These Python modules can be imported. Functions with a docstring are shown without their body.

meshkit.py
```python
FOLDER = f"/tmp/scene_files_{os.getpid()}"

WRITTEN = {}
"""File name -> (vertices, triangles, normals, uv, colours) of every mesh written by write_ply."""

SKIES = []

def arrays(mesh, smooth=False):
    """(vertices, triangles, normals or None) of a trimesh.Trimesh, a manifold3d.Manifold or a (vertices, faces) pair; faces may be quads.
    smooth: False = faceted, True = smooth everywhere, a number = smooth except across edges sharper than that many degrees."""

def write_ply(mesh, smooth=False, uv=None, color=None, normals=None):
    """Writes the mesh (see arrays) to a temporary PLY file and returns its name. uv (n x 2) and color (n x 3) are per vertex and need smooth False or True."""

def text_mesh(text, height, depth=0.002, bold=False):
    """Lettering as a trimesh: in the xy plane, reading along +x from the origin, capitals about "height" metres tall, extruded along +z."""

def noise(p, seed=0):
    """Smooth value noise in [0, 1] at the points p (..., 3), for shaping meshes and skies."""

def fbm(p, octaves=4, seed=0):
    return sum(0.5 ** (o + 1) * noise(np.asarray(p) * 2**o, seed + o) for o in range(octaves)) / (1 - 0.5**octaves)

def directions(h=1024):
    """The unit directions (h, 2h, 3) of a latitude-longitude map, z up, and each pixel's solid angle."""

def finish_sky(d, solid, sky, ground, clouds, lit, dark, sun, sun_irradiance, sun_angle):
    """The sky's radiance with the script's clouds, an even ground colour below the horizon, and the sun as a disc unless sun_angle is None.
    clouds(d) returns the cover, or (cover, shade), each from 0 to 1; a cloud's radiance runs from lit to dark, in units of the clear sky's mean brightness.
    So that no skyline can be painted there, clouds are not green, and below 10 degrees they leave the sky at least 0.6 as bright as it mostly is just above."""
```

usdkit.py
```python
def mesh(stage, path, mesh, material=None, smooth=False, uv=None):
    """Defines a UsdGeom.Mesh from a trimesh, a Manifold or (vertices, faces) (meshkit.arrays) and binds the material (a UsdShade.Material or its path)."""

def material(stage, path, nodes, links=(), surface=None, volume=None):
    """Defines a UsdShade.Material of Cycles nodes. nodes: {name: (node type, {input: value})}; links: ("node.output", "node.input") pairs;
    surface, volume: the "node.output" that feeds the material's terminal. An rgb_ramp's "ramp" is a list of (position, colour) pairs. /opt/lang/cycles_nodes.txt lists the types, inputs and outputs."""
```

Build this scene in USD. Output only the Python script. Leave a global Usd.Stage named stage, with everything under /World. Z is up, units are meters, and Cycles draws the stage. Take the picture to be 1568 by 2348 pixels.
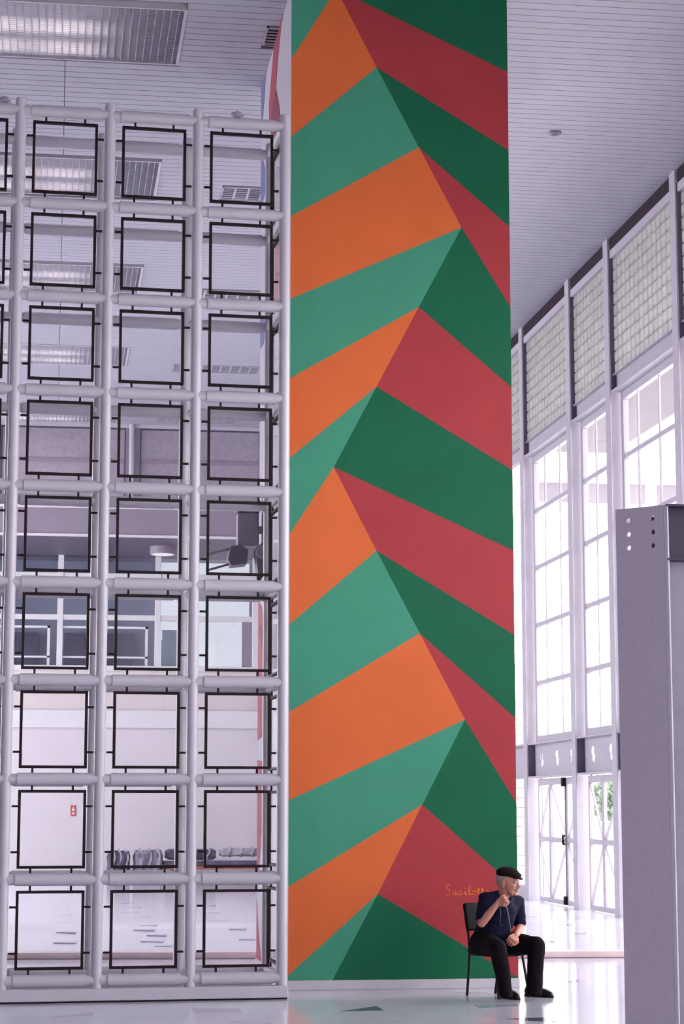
import math, random
import numpy as np, trimesh, usdkit
import manifold3d as m3
from shapely.geometry import Polygon, Point, box as sbox
from shapely.ops import unary_union
from shapely import affinity
from pxr import Usd, UsdGeom, UsdLux, UsdShade, Sdf, Gf

random.seed(7); rng = np.random.default_rng(7)
stage = Usd.Stage.CreateInMemory()
UsdGeom.SetStageUpAxis(stage, UsdGeom.Tokens.z); UsdGeom.SetStageMetersPerUnit(stage, 1.0)
UsdGeom.Xform.Define(stage, '/World')

# ------------------------------------------------------------------ camera
FPX, CX, CY = 4720.0, 784.0, 1174.0
PHI = math.atan((1860 - CY) / FPX); PSI = math.atan((CX - 115) / FPX * math.cos(PHI))
EYE = np.array([0, 0, 1.65])
Rv = np.array([math.cos(PSI), -math.sin(PSI), 0]); Fh = np.array([math.sin(PSI), math.cos(PSI), 0])
Fv = Fh * math.cos(PHI) + np.array([0, 0, math.sin(PHI)]); Uv = -Fh * math.sin(PHI) + np.array([0, 0, math.cos(PHI)])
cam = UsdGeom.Camera.Define(stage, '/World/camera')
mt = np.eye(4); mt[0, :3], mt[1, :3], mt[2, :3], mt[3, :3] = Rv, Uv, -Fv, EYE
cam.AddTransformOp().Set(Gf.Matrix4d(*mt.ravel().tolist()))
cam.CreateHorizontalApertureAttr(24.0); cam.CreateVerticalApertureAttr(24.0 * 2348 / 1568)
cam.CreateFocalLengthAttr(24.0 * FPX / 1568); cam.CreateClippingRangeAttr(Gf.Vec2f(0.1, 2000))
cam.CreateExposureAttr(1.6)

# ------------------------------------------------------------------ light: an even overcast sky
sky = UsdLux.DomeLight.Define(stage, '/World/sky')
sky.CreateIntensityAttr(1.0); sky.CreateColorAttr(Gf.Vec3f(1.0, 0.98, 0.975))


def at(u, v, X=None, Y=None, Z=None, pl=None):
    """The point of a real plane (X, Y or Z constant, or (normal, point)) that the measured photograph pixel lies on."""
    d = FPX * Fv + (u - CX) * Rv + (CY - v) * Uv
    if pl is not None:
        t = np.dot(pl[0], np.asarray(pl[1]) - EYE) / np.dot(pl[0], d)
    else:
        k, val = [(k, x) for k, x in enumerate((X, Y, Z)) if x is not None][0]
        t = (val - EYE[k]) / d[k]
    return EYE + t * d


# ------------------------------------------------------------------ materials
M = {}


def mat(name, color, rough=0.5, spec=0.5, var=0.06, scale=6.0, bump=0.0, metallic=0.0, coat=0.0):
    c = np.array(color, float)
    nodes = {'g': ('geometry', {}), 'n': ('noise_texture', {'scale': scale, 'detail': 4.0}),
             'r': ('rgb_ramp', {'ramp': [(0.3, tuple(c * (1 - var))), (0.7, tuple(np.minimum(c * (1 + var), 1)))]}),
             'p': ('principled_bsdf', {'roughness': rough, 'specular_ior_level': spec, 'metallic': metallic, 'coat_weight': coat})}
    links = [('g.position', 'n.vector'), ('n.fac', 'r.fac'), ('r.color', 'p.base_color')]
    if bump:
        nodes['b'] = ('bump', {'strength': bump, 'distance': 0.01})
        nodes['n2'] = ('noise_texture', {'scale': scale * 12, 'detail': 3.0})
        links += [('g.position', 'n2.vector'), ('n2.fac', 'b.height'), ('b.normal', 'p.normal')]
    M[name] = usdkit.material(stage, '/World/Looks/' + name, nodes, links, surface='p.BSDF')


mat('white_paint', (.455, .43, .50), .35, .4, .02)
mat('grey_steel', (.40, .37, .44), .42, .4, .03)
mat('channel_shade', (.055, .042, .072), .6, .2)  # shade inside the crossbeam channel put into its colour
mat('panel_paint', (.24, .22, .29), .6, .2)
mat('portal_steel', (.43, .385, .475), .6, .3, .035, 40)
mat('recess_shade', (.03, .02, .03), .7, .1)  # near-black colour stands for the shade in the header gap
mat('dark_shade_steel', (.11, .085, .135), .5, .3, .05)  # puts shade into the plates beside the posts; also colours the stiffener
mat('black_frame', (.014, .007, .010), .6, .15, .1)
mat('ceiling_white', (.345, .34, .41), .42, .35, .015, .7)
mat('floor_stone', (.59, .585, .69), .12, .32, .03, 3)
mat('inlay_stone', (.12, .125, .16), .08, .6, .1, 8)
mat('inlay_pale', (.40, .39, .50), .08, .6, .06, 8)
mat('pink_stone', (.70, .55, .55), .25, .5, .05, 5)
mat('marble_skirting', (.55, .51, .57), .25, .5, .05, 9)
mat('joint_dark', (.05, .03, .04), .8, .1)
mat('paint_light_green', (.050, .265, .172), .5, .2, .03, 3, .04)
mat('paint_dark_green', (.008, .115, .055), .5, .15, .05, 3, .04)
mat('paint_orange', (.63, .132, .036), .5, .2, .025, 3, .04)
mat('paint_red', (.36, .038, .047), .5, .2, .04, 3, .04)
mat('paint_lilac', (.50, .455, .54), .6, .15, .02, 3, .03)
mat('paint_blue', (.15, .165, .36), .6, .1, .04, 3, .03)
mat('paint_rose', (.37, .075, .115), .6, .1, .05, 3, .03)
mat('paint_deep_rose', (.24, .05, .09), .6, .1, .05, 3, .03)
mat('script_paint', (.78, .22, .035), .5, .3, .03)
mat('frosted', (.30, .265, .33), .3, .5, .10, 9, .25)
mat('far_white', (.62, .585, .635), .5, .3, .02, 1.5)
mat('far_pinkish', (.62, .565, .575), .5, .3, .02, 1.5)
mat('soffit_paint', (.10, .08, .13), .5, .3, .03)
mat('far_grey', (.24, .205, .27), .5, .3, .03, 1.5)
mat('window_white', (.66, .66, .70), .35, .4, .02)
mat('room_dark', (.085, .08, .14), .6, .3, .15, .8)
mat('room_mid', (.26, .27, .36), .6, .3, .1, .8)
mat('blind_blue', (.30, .40, .46), .5, .3, .05, 1.2)
mat('room_bright', (.78, .79, .82), .5, .3, .02)
mat('vent_dark', (.16, .14, .19), .6, .3, .08)
mat('device_grey', (.20, .175, .235), .45, .4, .05)
mat('device_dark', (.055, .045, .08), .45, .4, .08)
mat('red_sign', (.55, .05, .07), .4, .4, .03)
mat('timber_red', (.36, .12, .09), .6, .3, .2, 6)
mat('bundle_grey', (.085, .07, .125), .6, .25, .35, 5, .3)
mat('bundle_film', (.20, .18, .26), .4, .4, .4, 7, .4)
mat('plastic_film', (.34, .32, .41), .3, .45, .15, 7, .5)
mat('pavement', (.68, .66, .64), .8, .2, .05, .6)
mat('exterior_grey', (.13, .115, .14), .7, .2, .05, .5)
mat('exterior_white', (.80, .78, .77), .7, .2, .03, .4)
mat('bark', (.40, .39, .36), .9, .2, .2, 20)
# figure and chair
mat('skin', (.46, .19, .145), .5, .35, .10, 14)
mat('skin_light', (.62, .30, .24), .5, .35, .08, 16)
mat('lips', (.30, .07, .07), .45, .4, .05)
mat('eye_white', (.55, .50, .48), .25, .5, .02)
mat('eye_dark', (.03, .02, .02), .2, .5, .1)
mat('grey_hair', (.30, .24, .24), .7, .3, .2, 60, .3)
mat('navy_cloth', (.0065, .007, .023), .85, .1, .25, 22, .12)
mat('black_cloth', (.007, .005, .008), .85, .06, .25, 22, .12)
mat('cap_cloth', (.011, .007, .008), .85, .1, .25, 40, .4)
mat('shoe_leather', (.008, .006, .007), .38, .4, .2, 20)
mat('chair_metal', (.010, .006, .008), .45, .25, .1)
mat('chair_vinyl', (.006, .004, .007), .5, .12, .15, 18, .1)
mat('cord_grey', (.16, .15, .17), .5, .4, .1)
mat('wire_metal', (.5, .48, .47), .3, .6, .05, 10, 0, .6)


def glass(name, tint, gain=.45, base=.03):
    """A clear pane: transparent, mirroring more towards grazing angles (the same from both sides)."""
    nodes = {'t': ('transparent_bsdf', {'color': tint}), 'g': ('glossy_bsdf', {'color': (1, 1, 1), 'roughness': 0.0}), 'w': ('layer_weight', {'blend': .5}),
             'p': ('math', {'math_type': 'power', 'value2': 5.0}), 'k': ('math', {'math_type': 'multiply_add', 'value2': gain, 'value3': base}), 'm': ('mix_closure', {})}
    M[name] = usdkit.material(stage, '/World/Looks/' + name, nodes, [('w.facing', 'p.value1'), ('p.value', 'k.value1'), ('k.value', 'm.fac'), ('t.BSDF', 'm.closure1'), ('g.BSDF', 'm.closure2')], surface='m.closure')


glass('screen_glass', (.985, .98, .99), .5, .014)
glass('window_glass', (.985, .985, .985), .4, .02)
glass('far_glass', (.92, .94, .97), .5, .05)
M['glass_block'] = usdkit.material(stage, '/World/Looks/glass_block', {
    'g': ('geometry', {}), 'n': ('noise_texture', {'scale': 5.0, 'detail': 3.0}),
    'r': ('rgb_ramp', {'ramp': [(.3, (.54, .53, .54)), (.7, (.62, .61, .62))]}),
    'd': ('diffuse_bsdf', {'color': (.5, .47, .52)}), 't': ('translucent_bsdf', {}),
    'm': ('mix_closure', {'fac': .9}), 'gl': ('glossy_bsdf', {'color': (1, 1, 1), 'roughness': .15}), 'f': ('fresnel', {'IOR': 1.35}), 'm2': ('mix_closure', {})},
    [('g.position', 'n.vector'), ('n.fac', 'r.fac'), ('r.color', 't.color'), ('d.BSDF', 'm.closure1'), ('t.BSDF', 'm.closure2'),
     ('f.fac', 'm2.fac'), ('m.closure', 'm2.closure1'), ('gl.BSDF', 'm2.closure2')], surface='m2.closure')
M['lit_block'] = usdkit.material(stage, '/World/Looks/lit_block', {'t': ('translucent_bsdf', {'color': (.97, .97, .97)}), 'p': ('transparent_bsdf', {'color': (.9, .9, .9)}), 'm': ('mix_closure', {'fac': .35})}, [('t.BSDF', 'm.closure1'), ('p.BSDF', 'm.closure2')], surface='m.closure')  # same glass blocks made clearer, imitating brighter daylight behind them
M['block_mortar'] = usdkit.material(stage, '/World/Looks/block_mortar', {'d': ('diffuse_bsdf', {'color': (.6, .56, .62)}), 't': ('translucent_bsdf', {'color': (.50, .49, .50)}), 'm': ('mix_closure', {'fac': .75})},
    [('d.BSDF', 'm.closure1'), ('t.BSDF', 'm.closure2')], surface='m.closure')
M['leaf'] = usdkit.material(stage, '/World/Looks/leaf', {
    'd': ('diffuse_bsdf', {'color': (.26, .34, .25)}), 't': ('translucent_bsdf', {'color': (.34, .42, .30)}), 'm': ('mix_closure', {'fac': .4})},
    [('d.BSDF', 'm.closure1'), ('t.BSDF', 'm.closure2')], surface='m.closure')


def emit(name, color, strength):
    M[name] = usdkit.material(stage, '/World/Looks/' + name, {'e': ('emission', {'color': color, 'strength': strength})}, surface='e.emission')


emit('tube_lamp', (1.0, .90, .74), 30.0)
emit('daylight_glow', (.93, .94, 1.0), .30)  # glowing sheet added in place of daylight behind the bright window
emit('lamp_glow', (.9, .86, .92), .32)

# ------------------------------------------------------------------ helpers
used = {}


def numbered(path):
    n = used.get(path, 0); used[path] = n + 1
    return path if n == 0 else f'{path}_{n:03d}'


def keys(p, label=None, cat=None, group=None, kind=None):
    for k, v in (('label', label), ('category', cat), ('group', group), ('kind', kind)):
        if v: p.SetCustomDataByKey(k, v)
    return p


def thing(name, label=None, cat=None, loc=(0, 0, 0), rotz=0.0, group=None, kind=None):
    x = UsdGeom.Xform.Define(stage, numbered('/World/' + name))
    if np.any(np.asarray(loc) != 0): x.AddTranslateOp().Set(Gf.Vec3d(*map(float, loc)))
    if rotz: x.AddRotateZOp().Set(float(rotz))
    return keys(x.GetPrim(), label, cat, group, kind)


def obj(name, mesh, m, parent=None, smooth=False, label=None, cat=None, group=None, kind=None):
    base = str(parent.GetPath()) if parent is not None else '/World'
    x = usdkit.mesh(stage, numbered(base + '/' + name), mesh, M[m], smooth=smooth)
    return keys(x.GetPrim(), label, cat, group, kind)


def dup(src, loc, rotz=0.0, label=None, group=None):
    was = src.GetCustomData(); name = src.GetName().rstrip('0123456789').rstrip('_')
    r = thing(name, label or was['label'], was['category'], loc, rotz, group or was.get('group'))
    r.GetReferences().AddInternalReference(src.GetPath()); r.SetInstanceable(True)
    return r


def bx(x0, x1, y0, y1, z0, z1, c=0.0):
    if c <= 0:
        b = trimesh.creation.box([x1 - x0, y1 - y0, z1 - z0]); b.apply_translation([(x0 + x1) / 2, (y0 + y1) / 2, (z0 + z1) / 2]); return b
    P = []
    for X, dx in ((x0, c), (x1, -c)):
        for Y, dy in ((y0, c), (y1, -c)):
            for Z, dz in ((z0, c), (z1, -c)):
                P += [(X + dx, Y + dy, Z), (X + dx, Y, Z + dz), (X, Y + dy, Z + dz)]
    return trimesh.convex.convex_hull(np.array(P))


def cat_(*ms): return trimesh.util.concatenate([m for m in ms])


def tube(a, b, r, n=20, r2=None):
    a, b = np.asarray(a, float), np.asarray(b, float); L = np.linalg.norm(b - a)
    if r2 is None:
        c = trimesh.creation.cylinder(r, L, sections=n)
    else:
        c = trimesh.creation.revolve(np.array([(0, -L / 2), (r, -L / 2), (r2, L / 2), (0, L / 2)]), sections=n)
    c.apply_transform(trimesh.geometry.align_vectors([0, 0, 1], (b - a) / L)); c.apply_translation((a + b) / 2)
    return c


def poly_tube(pts, r, n=8, caps=True):
    """A round wire along a polyline."""
    P = np.asarray(pts, float); T = np.gradient(P, axis=0); T /= np.linalg.norm(T, axis=1, keepdims=True) + 1e-12
    ref = np.array([0.13, 0.2, 1.0]); V, F = [], []
    rr = np.full(len(P), r) if np.ndim(r) == 0 else np.asarray(r)
    for p, t, q in zip(P, T, rr):
        a = np.cross(t, ref); a /= np.linalg.norm(a); b = np.cross(t, a)
        V += [p + q * (math.cos(k) * a + math.sin(k) * b) for k in np.linspace(0, 2 * math.pi, n, endpoint=False)]
    for i in range(len(P) - 1):
        for k in range(n):
            a, b, c, d = i * n + k, i * n + (k + 1) % n, (i + 1) * n + k, (i + 1) * n + (k + 1) % n
            F += [(a, c, b), (b, c, d)]
    for base, flip in ((0, 1), ((len(P) - 1) * n, 0)):
        for k in range(1, n - 1):
            F.append((base, base + k + flip * 0, base + k + 1) if flip else (base, base + k + 1, base + k))
    m = trimesh.Trimesh(np.array(V), np.array(F), process=False); m.fix_normals(); return m


def prism(pts2, y0, y1):
    """Extrudes an (x, z) outline along y."""
    g = trimesh.creation.extrude_polygon(pts2 if hasattr(pts2, 'exterior') else Polygon(pts2), y1 - y0, engine='earcut')
    v = g.vertices.copy(); g.vertices = np.stack([v[:, 0], v[:, 2] + y0, v[:, 1]], 1); g.fix_normals(); return g


def slab(pts3, normal, t):
    """A flat polygon given by 3-D points, thickened by t along the normal."""
    P = np.asarray(pts3, float); n = np.asarray(normal, float) / np.linalg.norm(normal)
    a = P[1] - P[0]; a -= n * (a @ n); a /= np.linalg.norm(a); b = np.cross(n, a)
    poly = Polygon([((p - P[0]) @ a, (p - P[0]) @ b) for p in P]).buffer(0)
    g = trimesh.creation.extrude_polygon(poly, abs(t), engine='earcut')
    v = g.vertices; g.vertices = P[0] + v[:, :1] * a + v[:, 1:2] * b + v[:, 2:3] * n * np.sign(t); g.fix_normals(); return g


HC = 9.8            # ceiling
FL = 0.2            # far floor level
XW = 7.76           # inner face of the glazed wall's posts

# ================================================================== THE SETTING
# ---- floor
floor = thing('floor', 'polished pale stone floor with dark triangular inlays and a pink stone step', None, kind='structure')
stepL, stepR = at(150, 2199.4, Z=0), at(1400, 2196.2, Z=0)
sl = (stepR[1] - stepL[1]) / (stepR[0] - stepL[0])
ys = lambda x: stepL[1] + sl * (x - stepL[0])
xa, xb = -12.0, 8.1
obj('floor_slab', slab([(xa, -8, 0), (xb, -8, 0), (xb, ys(xb), 0), (xa, ys(xa), 0)], (0, 0, 1), -.2), 'floor_stone', floor)
zr = .072
obj('step_riser', cat_(slab([(xa, ys(xa), 0), (xb, ys(xb), 0), (xb, ys(xb), zr), (xa, ys(xa), zr)], (-sl, 1, 0), .3)), 'pink_stone', floor, label='pink stone step riser')
obj('joint', slab([(xa, ys(xa) - .035, 0), (xb, ys(xb) - .035, 0), (xb, ys(xb), 0), (xa, ys(xa), 0)], (0, 0, 1), .004), 'joint_dark', floor, label='dark joint at the foot of the step')
yr = 27.5
ramp = np.array([(xa, ys(xa) + .3, zr), (xb, ys(xb) + .3, zr), (xb, yr, FL), (xa, yr, FL), (xb, 52, FL), (xa, 52, FL)])
rv = np.vstack([ramp, ramp - [0, 0, .35]])
rf = [(0, 1, 2), (0, 2, 3), (3, 2, 4), (3, 4, 5), (6, 8, 7), (6, 9, 8), (9, 10, 8), (9, 11, 10), (0, 7, 1), (0, 6, 7), (5, 4, 10), (5, 10, 11)]
obj('raised_floor', trimesh.Trimesh(rv, rf, process=False), 'floor_stone', floor)


def zfar(y, x): return zr + (FL - zr) * np.clip((y - ys(x) - .3) / (yr - ys(x) - .3), 0, 1)


def inlay(pix, m='inlay_stone', far=False):
    pts = []
    for u, v in pix:
        if not far: pts.append(at(u, v, Z=0)); continue
        p = at(u, v, Z=.15)
        for _ in range(6): p = at(u, v, Z=float(zfar(p[1], p[0])))
        pts.append(p)
    P = np.array(pts)
    if far: n = np.cross(P[1] - P[0], P[2] - P[0]); n = n if n[2] > 0 else -n
    else: n = (0, 0, 1)
    obj('inlay', slab(P + [0, 0, .0007], n, -.012), m, floor)


for pix, m in [(([105, 2333], [213, 2330], [212, 2321]), 'inlay_pale'), (([441, 2312], [548, 2312], [556, 2322], [445, 2323]), 'inlay_pale'),
               (([779, 2319], [863, 2307], [880, 2317]), 'inlay_stone'), (([1033, 2276], [1112, 2274], [1130, 2281]), 'inlay_pale'),
               (([1085, 2305], [1185, 2302], [1190, 2308], [1100, 2313]), 'inlay_pale'), (([1160, 2336], [1250, 2333], [1282, 2345], [1215, 2341]), 'inlay_stone'),
               (([1265, 2254], [1325, 2246], [1345, 2253]), 'inlay_pale'), (([520, 2344], [575, 2340], [640, 2346], [600, 2352]), 'inlay_pale')]:
    inlay(pix, m)
# rows of small inlays running away over the raised floor
for k, (u, v, w, h) in enumerate([(150, 2160, 28, 2.4), (152, 2136, 24, 2.2), (148, 2115, 24, 2.0), (148, 2098, 18, 1.8), (144, 2083, 18, 1.6), (142, 2070, 15, 1.4),
                                  (380, 2168, 26, 2.4), (350, 2157, 28, 2.4), (360, 2143, 24, 2.2), (332, 2131, 26, 2.0), (340, 2121, 22, 2.0), (325, 2103, 20, 1.8), (306, 2081, 20, 1.6), (290, 2071, 18, 1.6), (298, 2092, 20, 1.6),
                                  (568, 2153, 20, 1.8), (546, 2129, 20, 2.2), (506, 2110, 24, 2.0), (486, 2093, 20, 1.8), (478, 2077, 18, 1.5),
                                  (1215, 2102, 18, 1.6), (1296, 2120, 22, 2.2), (1256, 2158, 20, 2.0), (1330, 2140, 16, 1.6)]):
    inlay([(u - w, v + h * .4), (u + w, v - h), (u + w * .9, v + h)], 'inlay_pale', far=True)

# ---- ceiling: narrow planks running across the hall, their joints open
ceil = thing('ceiling', 'white metal plank ceiling with open joints across the hall', None, kind='structure')
LIGHTS = [21.0, 26.05, 31.2, 36.7, 42.45]; VENTS = [20.84, 26.48, 31.95, 37.5, 42.6]
LX, VX, LW, VW = (-2.1, 1.235), (2.09, 3.7), .8, .27
PITCH = .165
obj('backing', bx(-12.1, 9.0, -8.1, 47.5, HC + .62, HC + .72), 'ceiling_white', ceil)
near, far_ = [], []
y = -8.0
while y < 46.8:
    y1 = y + PITCH - .011
    segs, cuts = [], [0.0]
    holes = [LX for c in LIGHTS if y1 > c - LW and y < c + LW] + [VX for c in VENTS if y1 > c - VW and y < c + VW]
    free = [(-12.0, 7.9)]
    for h0, h1 in holes: free = [s for a, b in free for s in ((a, min(b, h0)), (max(a, h1), b)) if s[1] - s[0] > .05]
    if not any(h0 < 0 < h1 for h0, h1 in holes): free = [s for a, b in free for s in (((a, -.004), (.004, b)) if a < 0 < b else ((a, b),))]
    for a, b in free:
        p = bx(a, b, y, y1, HC, HC + .022, .003)
        if 19.0 < y < 27.5 and b > -4: obj('plank', p, 'ceiling_white', ceil)
        else: far_.append(p)
    y += PITCH
obj('distant_planks', cat_(*far_), 'ceiling_white', ceil, kind='stuff')

# ---- luminous egg-crate grilles and dark air grilles
WHERE = ['nearest, over the top of the glass panel screen', 'second, seen through the top row of glass panels', 'third, seen through the second row of panels', 'fourth, seen through the third row of panels', 'farthest, just before the back wall']


def crate(c, k):
    t = thing('ceiling_light', 'luminous egg-crate ceiling light grille, ' + WHERE[k], 'ceiling light', ((LX[0] + LX[1]) / 2, c, HC), group='luminous ceiling grilles')
    w, h = (LX[1] - LX[0]) / 2, LW
    fr = [bx(-w, w, -h, -h + .03, -.012, .12), bx(-w, w, h - .03, h, -.012, .12), bx(-w, -w + .03, -h + .03, h - .03, -.012, .12), bx(w - .03, w, -h + .03, h - .03, -.012, .12)]
    obj('frame', cat_(*fr), 'white_paint', t)
    n = 42
    for i in range(1, n):
        x = -w + 2 * w * i / n
        obj('louvre_blade', bx(x - .004, x + .004, -h + .03, h - .03, 0, .06), 'ceiling_white', t)
    obj('cross_blades', cat_(*[bx(-w + .03, w - .03, yy - .003, yy + .003, .005, .055) for yy in np.linspace(-h + .06, h - .06, 27)]), 'ceiling_white', t, kind='stuff')
    obj('housing', cat_(bx(-w, w, -h, h, .50, .52), bx(-w, -w + .01, -h, h, .12, .5), bx(w - .01, w, -h, h, .12, .5), bx(-w, w, -h, -h + .01, .12, .5), bx(-w, w, h - .01, h, .12, .5)), 'ceiling_white', t)
    for xx in (-1.15, -.35, .45):
        obj('lamp_tube', tube((xx - .32, 0.25, .36), (xx + .32, 0.25, .36), .02, 10), 'tube_lamp', t)
        obj('lamp_tube', tube((xx - .32, -.35, .36), (xx + .32, -.35, .36), .02, 10), 'tube_lamp', t)
    return t


for k, c in enumerate(LIGHTS): crate(c, k)
VWHERE = ['beside the top of the painted column', 'behind the top right glass panel', 'behind the second glass panel of the right column', 'behind the third glass panel of the right column', 'farthest down the hall']
for k, c in enumerate(VENTS):
    t = thing('air_grille', 'dark slotted air grille in the ceiling, ' + VWHERE[k], 'vent', ((VX[0] + VX[1]) / 2, c, HC), group='dark ceiling air grilles')
    w = (VX[1] - VX[0]) / 2
    obj('duct', bx(-w, w, -VW, VW, .10, .12), 'device_dark', t)
    obj('frame', cat_(bx(-w, w, -VW, -VW + .02, -.006, .022), bx(-w, w, VW - .02, VW, -.006, .022), bx(-w, -w + .02, -VW, VW, -.006, .022), bx(w - .02, w, -VW, VW, -.006, .022)), 'ceiling_white', t)
    obj('duct_side', cat_(bx(-w, w, -VW, -VW + .012, .022, .1), bx(-w, w, VW - .012, VW, .022, .1), bx(-w, -w + .012, -VW, VW, .022, .1), bx(w - .012, w, -VW, VW, .022, .1)), 'vent_dark', t)
    for yy in np.linspace(-VW + .06, VW - .06, 6):
        obj('slat', bx(-w + .02, w - .02, yy - .011, yy + .011, 0, .012), 'ceiling_white', t)
    for xx in np.linspace(-w, w, 10)[1:-1]:
        obj('divider', bx(xx - .016, xx + .016, -VW + .02, VW - .02, -.004, .012), 'ceiling_white', t)
sd = at(1272, 303, Z=HC)
t = thing('smoke_detector', 'small grey smoke detector alone on the bare ceiling right of the column', 'smoke detector', (sd[0], sd[1], HC))
obj('base', trimesh.creation.revolve([(0, -.03), (.07, -.03), (.08, -.01), (.08, 0), (0, 0)], sections=24), 'device_grey', t, smooth=30)
obj('sensor_head', trimesh.creation.revolve([(0, -.042), (.03, -.04), (.042, -.03), (0, -.03)], sections=24), 'vent_dark', t, smooth=30)

# ---- right wall: steel posts, beams, glass blocks, windows and doors
POSTS = [36.78, 33.52, 30.31, 28.04, 24.78, 22.5, 19.25, 17.0, 13.75, 11.5, 8.2, 5.9, 2.6, .3, -3.0, -6.0]
wall = thing('wall_right', 'tall glazed right-hand wall of grey steel posts and beams', None, kind='structure')
PW = .12


def ibeam_post(yc):
    return cat_(bx(XW, XW + .018, yc - PW, yc + PW, 0.0, HC, .003), bx(XW + .018, XW + .27, yc - .008, yc + .008, 0.0, HC), bx(XW + .27, XW + .29, yc - .04, yc + .04, 0.0, HC, .003))


for yc in POSTS: obj('post', ibeam_post(yc), 'grey_steel', wall)


def lobe(cy, cz):
    a = affinity.scale(Point(cy + .022, cz + .052)  .buffer(.064, 12), 1.25, 1.0); b = affinity.scale(Point(cy - .022, cz - .05).buffer(.064, 12), 1.25, 1.0)
    c = Point(cy + .05, cz + .005).buffer(.03, 8); d = Point(cy - .05, cz - .0).buffer(.03, 8)
    return unary_union([a, b])


def plate_yz(poly, x0, x1):
    g = trimesh.creation.extrude_polygon(poly, x1 - x0, engine='earcut'); v = g.vertices.copy()
    g.vertices = np.stack([v[:, 2] + x0, v[:, 0], v[:, 1]], 1); g.fix_normals(); return g


BLOCK_ROWS = [(7.80, 9.50)]


def block_panel(win, y0, y1, z0, z1, cols, rows, single=True, first=999, bm='glass_block'):
    """Glass blocks with a thin mortar grid behind their joints."""
    dy, dz = (y1 - y0) / cols, (z1 - z0) / rows; rest = []
    for i in range(cols):
        for j in range(rows):
            a, b, c, d = y0 + i * dy + .004, y0 + (i + 1) * dy - .004, z0 + j * dz + .005, z0 + (j + 1) * dz - .005
            m = bx(7.835, 7.935, a, b, c, d, .012)
            if single and i < first: obj('glass_block', m, bm, win)
            else: rest.append(m)
    if rest: obj('distant_glass_blocks', cat_(*rest), bm, win, kind='stuff')
    mor = [bx(7.86, 7.91, y0 + i * dy - .004, y0 + i * dy + .004, z0, z1) for i in range(cols + 1)] + [bx(7.86, 7.91, y0, y1, z0 + j * dz - .005, z0 + j * dz + .005) for j in range(rows + 1)]
    obj('mortar_joints', cat_(*mor), 'block_mortar', win)


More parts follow.
